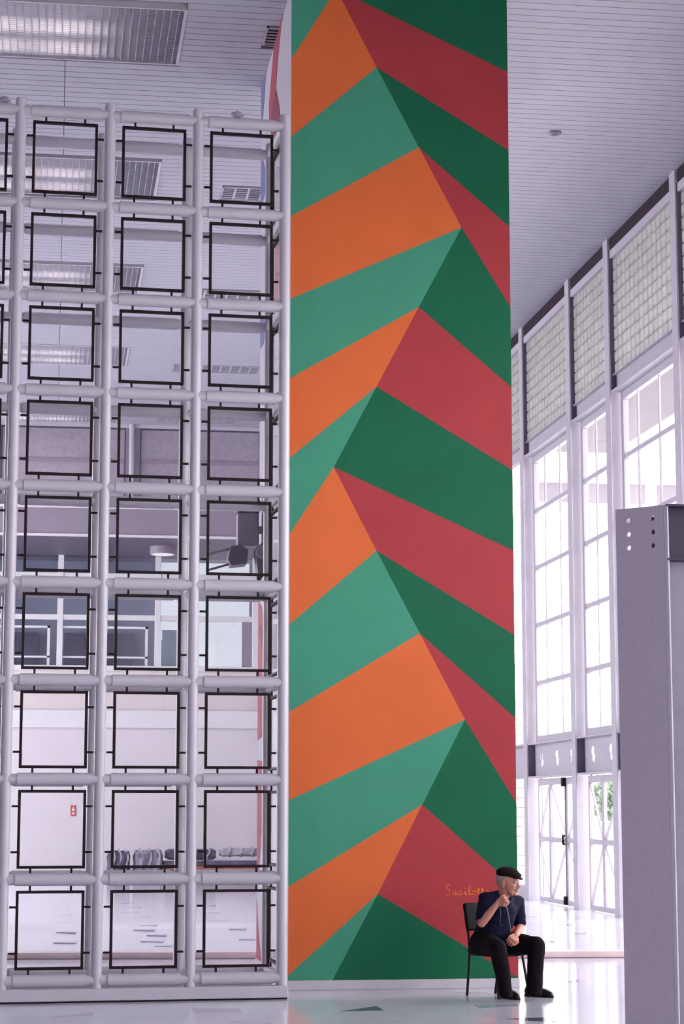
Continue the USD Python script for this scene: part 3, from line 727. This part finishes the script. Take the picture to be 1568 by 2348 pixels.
def bundle(u0, u1, v0, v1, m, lab, round_=True, yc=YP):
    a, b = at(u0, v1, Y=yc), at(u1, v0, Y=yc); z0, z1 = max(FL, a[2]), b[2]; r = (z1 - z0) / 2
    L = b[0] - a[0]; n = 40
    V, F = [], []
    for i in range(n + 1):
        k = i / n; x_ = a[0] + L * k
        for j in range(20):
            th = 2 * math.pi * j / 20; w = 1 + .10 * math.sin(7 * k + 3 * th + u0) + .06 * math.sin(19 * k + 5 * th)
            e = min(1, .55 + 6 * min(k, 1 - k))
            c, s = math.cos(th), math.sin(th)
            sq = .75; c2, s2 = math.copysign(abs(c) ** sq, c), math.copysign(abs(s) ** sq, s)
            V.append((x_ + .02 * math.sin(9 * th), yc + r * 1.2 * c2 * w * e, z0 + r + r * s2 * min(w, 1.0) * e))
    for i in range(n):
        for j in range(20):
            p, q, r1, s1 = i * 20 + j, i * 20 + (j + 1) % 20, (i + 1) * 20 + j, (i + 1) * 20 + (j + 1) % 20
            F += [(p, r1, q), (q, r1, s1)]
    for base in (0, n * 20):
        for j in range(1, 19): F.append((base, base + j, base + j + 1))
    g = trimesh.Trimesh(np.array(V), np.array(F), process=False); g.fix_normals()
    t = thing('bundle', lab, 'bundle', (0, 0, 0), group=None)
    obj('wrapping', g, m, t, smooth=50)
    for k in (.25, .55, .85):
        pts = [(a[0] + L * k + .03 * math.sin(3 * th), yc + r * 1.28 * math.cos(th), max(z0 + .01, z0 + r + r * 1.06 * math.sin(th))) for th in np.linspace(0, 2 * math.pi, 25)]
        obj('tie', poly_tube(pts, .022, 6), 'plastic_film', t, smooth=True)
    return t


bundle(246, 297, 1950, 2012, 'bundle_grey', 'short dark wrapped bundle at the left end of the pile by the far wall')
bundle(306, 372, 1948, 2012, 'bundle_film', 'hazy plastic wrapped bundle in the middle of the pile by the far wall')
bundle(379, 494, 1946, 1972, 'bundle_grey', 'long grey wrapped roll lying on top of the reddish boards')
bundle(503, 592, 1944, 1964, 'plastic_film', 'long pale roll lying at the right end of the pile', yc=YP)
for k, (u0, u1, v0, v1, lab) in enumerate([(374, 592, 1973, 1983, 'reddish timber board lying on top of the board stack'), (380, 588, 1984, 1993, 'reddish timber board in the middle of the board stack'), (376, 590, 1994, 2012, 'reddish timber beam at the bottom of the board stack')]):
    a, b = at(u0, v1, Y=YP), at(u1, v0, Y=YP)
    obj('timber_board', bx(a[0], b[0], YP - .32 + .02 * k, YP + .3, max(FL, a[2]), b[2] - .004, .006), ['bundle_grey', 'timber_red', 'device_dark'][k] if k != 1 else 'timber_red', None, False, lab.replace('reddish ', 'reddish ' if k == 1 else 'dark '), 'timber')

# ================================================================== STEEL PORTAL in the right foreground
PA = np.array([-math.sin(math.radians(44.5)), math.cos(math.radians(44.5)), 0]); PN = np.array([-PA[1], PA[0], 0])   # along the plate, and its normal towards the camera's left
P0 = at(1533, 1700, Y=11.2); P0[2] = 0
Lp_ = at(1421, 1700, pl=(PN, P0)); WPL = float((Lp_ - P0) @ PA)
ztop = float(at(1528, 1157, pl=(PN, P0))[2])
portal = thing('steel_portal', 'grey steel portal with bolt holes in its post plate, right foreground', 'steel post', tuple(P0), 0)
ang = math.degrees(math.atan2(PA[1], PA[0]))


def local(g):           # plate frame: x along the plate, y its normal, z up
    v = g.vertices.copy(); g.vertices = v[:, :1] * PA + v[:, 1:2] * PN + v[:, 2:3] * np.array([0, 0, 1.0]); g.fix_normals(); return g


hp = []
for u, v in ((1440, 1194), (1441, 1225), (1441.5, 1256), (1495, 1188.5), (1496, 1220), (1496, 1251)):
    q = at(u, v, pl=(PN, P0)) - P0; hp.append(Point(q @ PA, q[2]).buffer(.0145, 12))
pl = sbox(.0, 0, WPL, ztop).difference(unary_union(hp))
g = trimesh.creation.extrude_polygon(pl, .014, engine='earcut'); v = g.vertices.copy(); g.vertices = np.stack([v[:, 0], v[:, 2] - .014, v[:, 1]], 1)
obj('post_plate', local(g), 'portal_steel', portal)
obj('post_edge', local(bx(-.024, 0, -.014, .001, 0, ztop, .002)), 'white_paint', portal, label='flange edge coloured lighter for the light it catches')  # lit steel edge imitated with a lighter colour
obj('stiffener', local(bx(.01, WPL * .55, -.09, -.07, 0, ztop - .05)), 'dark_shade_steel', portal, label='dark stiffener behind the bolt holes')
zb = float(at(1536, 1283, Y=11.25)[2]); zt2 = float(at(1536, 1160, Y=11.25)[2])
obj('crossbeam', cat_(bx(.012, 3.2, .05, .07, zb, zt2), bx(.012, 3.2, -.02, .16, zt2 - .012, zt2), bx(.012, 3.2, -.02, .16, zb - .012, zb)), 'channel_shade', portal, label='channel crossbeam coloured dark for the shade inside it')
obj('infill_panel', bx(.02, 3.2, .05, .065, 0, zb - .014), 'panel_paint', portal)
obj('far_post', bx(3.2, 3.4, 0, .2, 0, ztop), 'portal_steel', portal)

# ================================================================== CHAIR
FW = np.array([.454, -.891, 0]); LT = np.array([.891, .454, 0]); CC = np.array([4.022, 18.59, 0])
ch = thing('chair', 'black metal chair with padded vinyl back under the seated man', 'chair', tuple(CC))
J = lambda f, l, z: FW * f + LT * l + np.array([0, 0, z])


def oriented(g, o=(0, 0, 0)):
    v = g.vertices.copy(); g.vertices = v[:, :1] * LT + v[:, 1:2] * -FW + v[:, 2:3] * np.array([0, 0, 1.0]) + np.asarray(o); g.fix_normals(); return g


SZ = .40
for s in (-1, 1):
    obj('leg', tube(J(.235, s * .178, 0), J(.16, s * .16, SZ - .03), .012, 14), 'chair_metal', ch, smooth=40)
    obj('leg', poly_tube([J(-.235, s * .165, 0), J(-.20, s * .17, .2), J(-.17, s * .18, SZ - .02), J(-.185, s * .18, .55), J(-.235, s * .18, .80)], .012, 12), 'chair_metal', ch, smooth=True)
obj('seat_frame', cat_(tube(J(.17, -.17, SZ - .03), J(.17, .17, SZ - .03), .011), tube(J(-.17, -.18, SZ - .03), J(-.17, .18, SZ - .03), .011), tube(J(-.17, -.175, SZ - .03), J(.17, -.17, SZ - .03), .011), tube(J(-.17, .175, SZ - .03), J(.17, .17, SZ - .03), .011)), 'chair_metal', ch, smooth=40)
obj('seat', oriented(bx(-.20, .20, -.20, .19, SZ - .02, SZ + .025, .014)), 'chair_vinyl', ch, smooth=30)
bk = bx(-.205, .205, -.018, .022, -.125, .125, .014); bk.apply_transform(trimesh.transformations.rotation_matrix(math.radians(-11), [1, 0, 0])); bk.apply_translation([0, .205, .70])
obj('backrest', oriented(bk), 'chair_vinyl', ch, smooth=30)

# ================================================================== SEATED MAN
def hull(a, ra, b, rb, seg=20):
    A_ = m3.Manifold.sphere(ra, seg).translate(list(map(float, a))); B_ = m3.Manifold.sphere(rb, seg).translate(list(map(float, b)))
    return m3.Manifold.batch_hull([A_, B_])


def chain(pts): return [hull(p, r, q, s) for (p, r), (q, s) in zip(pts[:-1], pts[1:])]


def ell(c, axes, r, seg=28):
    g = m3.Manifold.sphere(1.0, seg).scale(list(map(float, r))); Mx = np.column_stack([*axes, np.asarray(c)]); return g.transform(Mx.tolist())


def finish(parts, size, it=8, lam=.5):
    g = m3.Manifold.batch_boolean(parts, m3.OpType.Add).refine_to_length(size); mm = g.to_mesh()
    t_ = trimesh.Trimesh(mm.vert_properties[:, :3], mm.tri_verts, process=True)
    trimesh.smoothing.filter_taubin(t_, lamb=lam, nu=lam + .03, iterations=it); return t_


def Q(u, v, y): return at(u, v, Y=y)


YM = 18.45
headC = Q(1165, 2022, 18.28)
hf = np.array([.80, -.58, -.10]); hf /= np.linalg.norm(hf); hr = np.cross(hf, [0, 0, 1]); hr /= np.linalg.norm(hr); hu = np.cross(hr, hf)   # face forward, his right, up
H = lambda f, r, u: headC + hf * f + hr * r + hu * u
neck0, neck1 = Q(1152, 2056, 18.36), H(-.025, 0, -.085)
shR, shL = Q(1113, 2061, 18.33), Q(1186, 2068, 18.54)
elR, wrR = Q(1104, 2117, 18.20), Q(1140, 2072, 18.14)
elL, wrL = Q(1193, 2126, 18.42), Q(1182, 2145, 18.22)
hipR, hipL = Q(1108, 2160, 18.42), Q(1140, 2160, 18.62)
knR, knL = Q(1141, 2176, 17.98), Q(1229, 2169, 18.22)
anR, anL = Q(1160, 2268, 18.02), Q(1226, 2268, 18.20)
chest, belly = Q(1146, 2090, 18.40), Q(1130, 2135, 18.42)

man = thing('person', 'man in black flat cap, navy short-sleeved shirt and black trousers, seated holding a cord', 'person', (0, 0, 0))
skin = []
# head: cranium, face, jaw, brow, nose, cheeks, ears, lips
skin += [ell(H(-.012, 0, .030), (hf, hr, hu), (.098, .077, .088)), ell(H(.022, 0, -.025), (hf, hr, hu), (.072, .062, .082)),
         ell(H(.040, 0, -.085), (hf, hr, hu), (.046, .046, .034)), ell(H(.078, 0, -.098), (hf, hr, hu), (.020, .024, .018)),
         ell(H(.076, 0, .012), (hf, hr, hu), (.018, .050, .014)), hull(H(.088, 0, .002), .009, H(.108, 0, -.030), .012), hull(H(.108, 0, -.030), .012, H(.088, 0, -.040), .014),
         ell(H(.098, .012, -.037), (hf, hr, hu), (.010, .008, .008)), ell(H(.098, -.012, -.037), (hf, hr, hu), (.010, .008, .008)),
         ell(H(.056, .034, -.028), (hf, hr, hu), (.026, .022, .024)), ell(H(.056, -.034, -.028), (hf, hr, hu), (.026, .022, .024)),
         ell(H(.084, 0, -.066), (hf, hr, hu), (.014, .026, .010)), ell(H(.081, 0, -.080), (hf, hr, hu), (.012, .022, .008))]
for s in (-1, 1):
    skin += [ell(H(-.018, s * .080, -.012), (hf, hr, hu), (.022, .011, .034)), ell(H(-.014, s * .080, -.038), (hf, hr, hu), (.012, .010, .013))]
skin += chain([(neck0, .058), (neck1, .052), (H(0, 0, -.03), .055)])
skin += chain([(neck0, .055), (chest, .12), (belly, .125)]) + [hull(shR, .05, shL, .05)]
skin += chain([(shR, .050), (elR, .038)]) + chain([(elR, .038), (elR * .6 + wrR * .4, .037), (wrR, .025)])
skin += chain([(shL, .050), (elL, .039)]) + chain([(elL, .039), (elL * .55 + wrL * .45, .036), (wrL, .026)])
skin += chain([(belly, .11), (hipR, .09), (knR, .06), (anR, .04)]) + chain([(belly, .11), (hipL, .09), (knL, .06), (anL, .04)])


def hand(w, d, pn, side, curl, spread=.017):
    """w wrist, d towards the knuckles, pn out of the back of the hand, side +1/-1 which way the thumb lies."""
    d = d / np.linalg.norm(d); pn = pn - d * (pn @ d); pn /= np.linalg.norm(pn); s = np.cross(d, pn) * side
    palm = [m3.Manifold.batch_hull([m3.Manifold.sphere(r, 14).translate(list(map(float, w + d * a + s * b - pn * .002))) for a, b, r in ((.012, .018, .015), (.012, -.018, .015), (.078, .030, .012), (.078, -.030, .011), (.045, .033, .014))])]
    out = palm
    for k, (off, L) in enumerate(((.029, .074), (.010, .084), (-.010, .078), (-.029, .060))):
        p = w + d * .074 + s * off; dirn = d.copy(); r = .0098 - .0006 * (k == 3); pts = [(p, r)]
        for seg, c in zip((.46, .32, .25), curl):
            ax = np.cross(d, pn); a = math.radians(c); dirn = dirn * math.cos(a) - np.cross(ax, dirn) * -math.sin(a) if False else (dirn * math.cos(a) + np.cross(np.cross(pn, d), dirn) * math.sin(a))
            p = p + dirn * L * seg; r *= .93; pts.append((p, r))
        out += chain(pts)
    t0 = w + d * .022 + s * .026; t1 = t0 + (d * .6 + s * .7 - pn * .35) * .036; t2 = t1 + (d * .85 - s * .05 - pn * .5) * .030; t3 = t2 + (d * .7 - s * .45 - pn * .5) * .024
    out += chain([(t0, .015), (t1, .0125), (t2, .0112), (t3, .0095)])
    return out


dR = Q(1158, 2058, 18.10) - wrR
hR = hand(wrR, dR, np.array([.1, -.8, .55]), 1, (62, 78, 50))
dL = Q(1168, 2158, 18.12) - wrL
hL = hand(wrL, dL, np.array([.45, -.45, .75]), -1, (38, 55, 40))
def sit(g, zmin):
    v = g.vertices; f_, l_ = (v - CC) @ FW, (v - CC) @ LT
    on = (f_ > -.26) & (f_ < .21) & (np.abs(l_) < .27) & (v[:, 2] > .22)
    v[on, 2] = np.maximum(v[on, 2], zmin); g.vertices = v; return g


from meshkit import fbm
body = sit(finish(skin + hR + hL, .010, 6), SZ + .045)
obj('body', body, 'skin', man, smooth=True)
# features
obj('lips', finish([ell(H(.096, 0, -.0735), (hf, hr, hu), (.006, .020, .0035))], .004, 2), 'lips', man, smooth=True)
for s in (-1, 1):
    obj('eye', finish([ell(H(.082, s * .031, -.004), (hf, hr, hu), (.011, .013, .008))], .004, 1), 'eye_white', man, smooth=True)
    obj('pupil', finish([ell(H(.0915, s * .031, -.004), (hf, hr, hu), (.003, .0055, .0055))], .003, 1), 'eye_dark', man, smooth=True)
    obj('eyebrow', finish(chain([(H(.090, s * .014, .014), .0045), (H(.089, s * .034, .019), .005), (H(.076, s * .050, .014), .004)]), .004, 2), 'grey_hair', man, smooth=True)
hair = m3.Manifold.batch_boolean([ell(H(-.020, 0, .015), (hf, hr, hu), (.098, .083, .090))], m3.OpType.Add)
hair = hair.trim_by_plane(list(map(float, -hf + .35 * hu * 0)), float((-hf) @ H(-.005, 0, 0))).trim_by_plane(list(map(float, hu)), float(hu @ H(0, 0, -.055)))
mm = hair.refine_to_length(.01).to_mesh(); obj('hair', trimesh.Trimesh(mm.vert_properties[:, :3], mm.tri_verts), 'grey_hair', man, smooth=40, label='short grey hair under the cap')
obj('moustache', finish(chain([(H(.090, .022, -.064), .0045), (H(.099, .004, -.058), .006), (H(.099, -.004, -.058), .006), (H(.090, -.022, -.064), .0045)]), .004, 2), 'grey_hair', man, smooth=True)
# flat cap
capp = ell(H(-.012, 0, .074), (hf, hr, hu), (.108, .090, .060)).trim_by_plane(list(map(float, hu)), float(hu @ H(0, 0, .050)))
fr_ = ell(H(.050, 0, .066), (hf, hr, hu), (.066, .074, .034)).trim_by_plane(list(map(float, hu)), float(hu @ H(0, 0, .047)))
cap = finish([capp, fr_], .009, 5)
capo = obj('flat_cap', cap, 'cap_cloth', man, smooth=60, label='black flat cap')
br = m3.Manifold.batch_hull([m3.Manifold.sphere(.005, 12).translate(list(map(float, H(a, b, c)))) for a, b, c in ((.070, .064, .047), (.070, -.064, .047), (.105, .05, .042), (.105, -.05, .042), (.126, .022, .038), (.126, -.022, .038), (.092, 0, .060))])
obj('brim', finish([br], .008, 3), 'cap_cloth', capo, smooth=True)
# glasses
gl = []
for s in (-1, 1):
    th = np.linspace(0, 2 * math.pi, 25)
    gl.append(poly_tube([H(.100 - .006 * abs(math.cos(a)), s * .033 + .023 * math.cos(a), -.006 + .018 * math.sin(a)) for a in th], .0016, 6))
    gl.append(poly_tube([H(.094, s * .056, -.002), H(.05, s * .074, .0), H(-.015, s * .084, .004)], .0016, 6))
gl.append(poly_tube([H(.102, .010, -.002), H(.108, 0, .001), H(.102, -.010, -.002)], .0016, 6))
obj('glasses', cat_(*gl), 'wire_metal', man, smooth=True, label='thin wire-rimmed glasses')
# shirt
sleeveR, sleeveL = shR * .28 + elR * .72, shL * .22 + elL * .78
cl = chain([(Q(1150, 2064, 18.37), .080), (chest, .150), (belly, .158), (Q(1124, 2160, 18.47), .160)])
cl += [hull(shR, .066, chest, .135), hull(shL, .064, chest, .135), hull(shR, .060, Q(1150, 2056, 18.37), .066), hull(shL, .058, Q(1150, 2056, 18.37), .066)]
cl += chain([(shR, .066), (sleeveR, .062)]) + chain([(shL, .064), (sleeveL, .060)])
sh = m3.Manifold.batch_boolean(cl, m3.OpType.Add)
vd = elR - shR; vd /= np.linalg.norm(vd)
shirt = finish([sh], .014, 6)
shirt.vertices += shirt.vertex_normals * ((fbm(shirt.vertices * np.array([9., 9., 22.]), 3, 5) - .5) * .022)[:, None]; shirt.vertices[:, 2] = np.maximum(shirt.vertices[:, 2], .43); sit(shirt, SZ + .034)
sho = obj('shirt', shirt, 'navy_cloth', man, smooth=True, label='navy blue short-sleeved shirt')
cp = [Q(1136, 2060, 18.34), Q(1152, 2071, 18.20), Q(1168, 2071, 18.21), Q(1176, 2060, 18.36)]
obj('collar', finish(chain([(p, .014) for p in cp]), .008, 3), 'navy_cloth', sho, smooth=True)
# trousers
tr = chain([(hipR, .120), ((hipR + knR) / 2, .098), (knR, .080)]) + chain([(knR, .080), (knR * .45 + anR * .55, .066), (anR + [0, 0, -.045], .058)])
tr += chain([(hipL, .118), ((hipL + knL) / 2, .100), (knL, .080)]) + chain([(knL, .080), (knL * .45 + anL * .55, .072), (anL + [0, 0, -.045], .066)])
tr += [hull(hipR, .12, hipL, .118)]
tro = finish(tr, .014, 6)
tro.vertices += tro.vertex_normals * ((fbm(tro.vertices * np.array([14., 14., 7.]), 3, 9) - .5) * .018)[:, None]; tro.vertices[:, 2] = np.maximum(tro.vertices[:, 2], .045); sit(tro, SZ + .03)
obj('trousers', tro, 'black_cloth', man, smooth=True, label='black trousers')


def shoe(ankle, toe):
    a = ankle.copy(); a[2] = 0; d = toe - a; d[2] = 0; L = np.linalg.norm(d); d /= L; s = np.cross(d, [0, 0, 1.0]); up_ = np.array([0, 0, 1.0])
    S = lambda f, r, z, rad: m3.Manifold.sphere(rad, 16).translate(list(map(float, a + d * f + s * r + up_ * z)))
    g1 = m3.Manifold.batch_hull([S(-.055, 0, .04, .038), S(-.02, 0, .095, .040), S(.05, 0, .06, .040), S(.02, 0, .035, .034)])
    g2 = m3.Manifold.batch_hull([S(.03, 0, .05, .042), S(L - .09, .012, .036, .034), S(L - .09, -.012, .036, .034), S(L - .035, 0, .026, .026), S(.02, 0, .035, .034)])
    up_m = finish([g1, g2], .010, 4); up_m.vertices[:, 2] = np.maximum(up_m.vertices[:, 2], .012)
    sole = m3.Manifold.batch_hull([m3.Manifold.cylinder(.014, r, r, 20).translate(list(map(float, a + d * f + up_ * .0005))) for f, r in ((-.06, .034), (.02, .036), (L - .09, .046), (L - .035, .030))])
    so = sole.to_mesh()
    o = obj('shoe', up_m, 'shoe_leather', man, smooth=True, label='black leather shoe')
    obj('sole', trimesh.Trimesh(so.vert_properties[:, :3], so.tri_verts), 'black_frame', o)


toeR, toeL = at(1190, 2293, Z=0.0), at(1269, 2288, Z=0.0)
aR0, aL0 = at(1160, 2288, Z=0.0), at(1222, 2284, Z=0.0)
shoe(aR0, toeR); shoe(aL0, toeL)
# cord held between the two hands, with a loose loop
c_top, c_bot = Q(1158, 2066, 18.06), Q(1171, 2140, 18.10)
t = thing('cord', 'thin grey cord held taut between the seated man\'s two hands', 'cord', (0, 0, 0))
obj('strand', poly_tube([c_top * (1 - k) + c_bot * k + np.array([.004 * math.sin(3 * k), -.012 * math.sin(math.pi * k), 0]) for k in np.linspace(0, 1, 14)], .0042, 8), 'cord_grey', t, smooth=True)
obj('loose_end', poly_tube([Q(1146, 2072, 18.05), Q(1146, 2082, 18.07), Q(1148, 2092, 18.10), Q(1147, 2104, 18.14), Q(1146, 2116, 18.15), Q(1149, 2122, 18.15), Q(1154, 2121, 18.15)], .0026, 6), 'cord_grey', t, smooth=True)
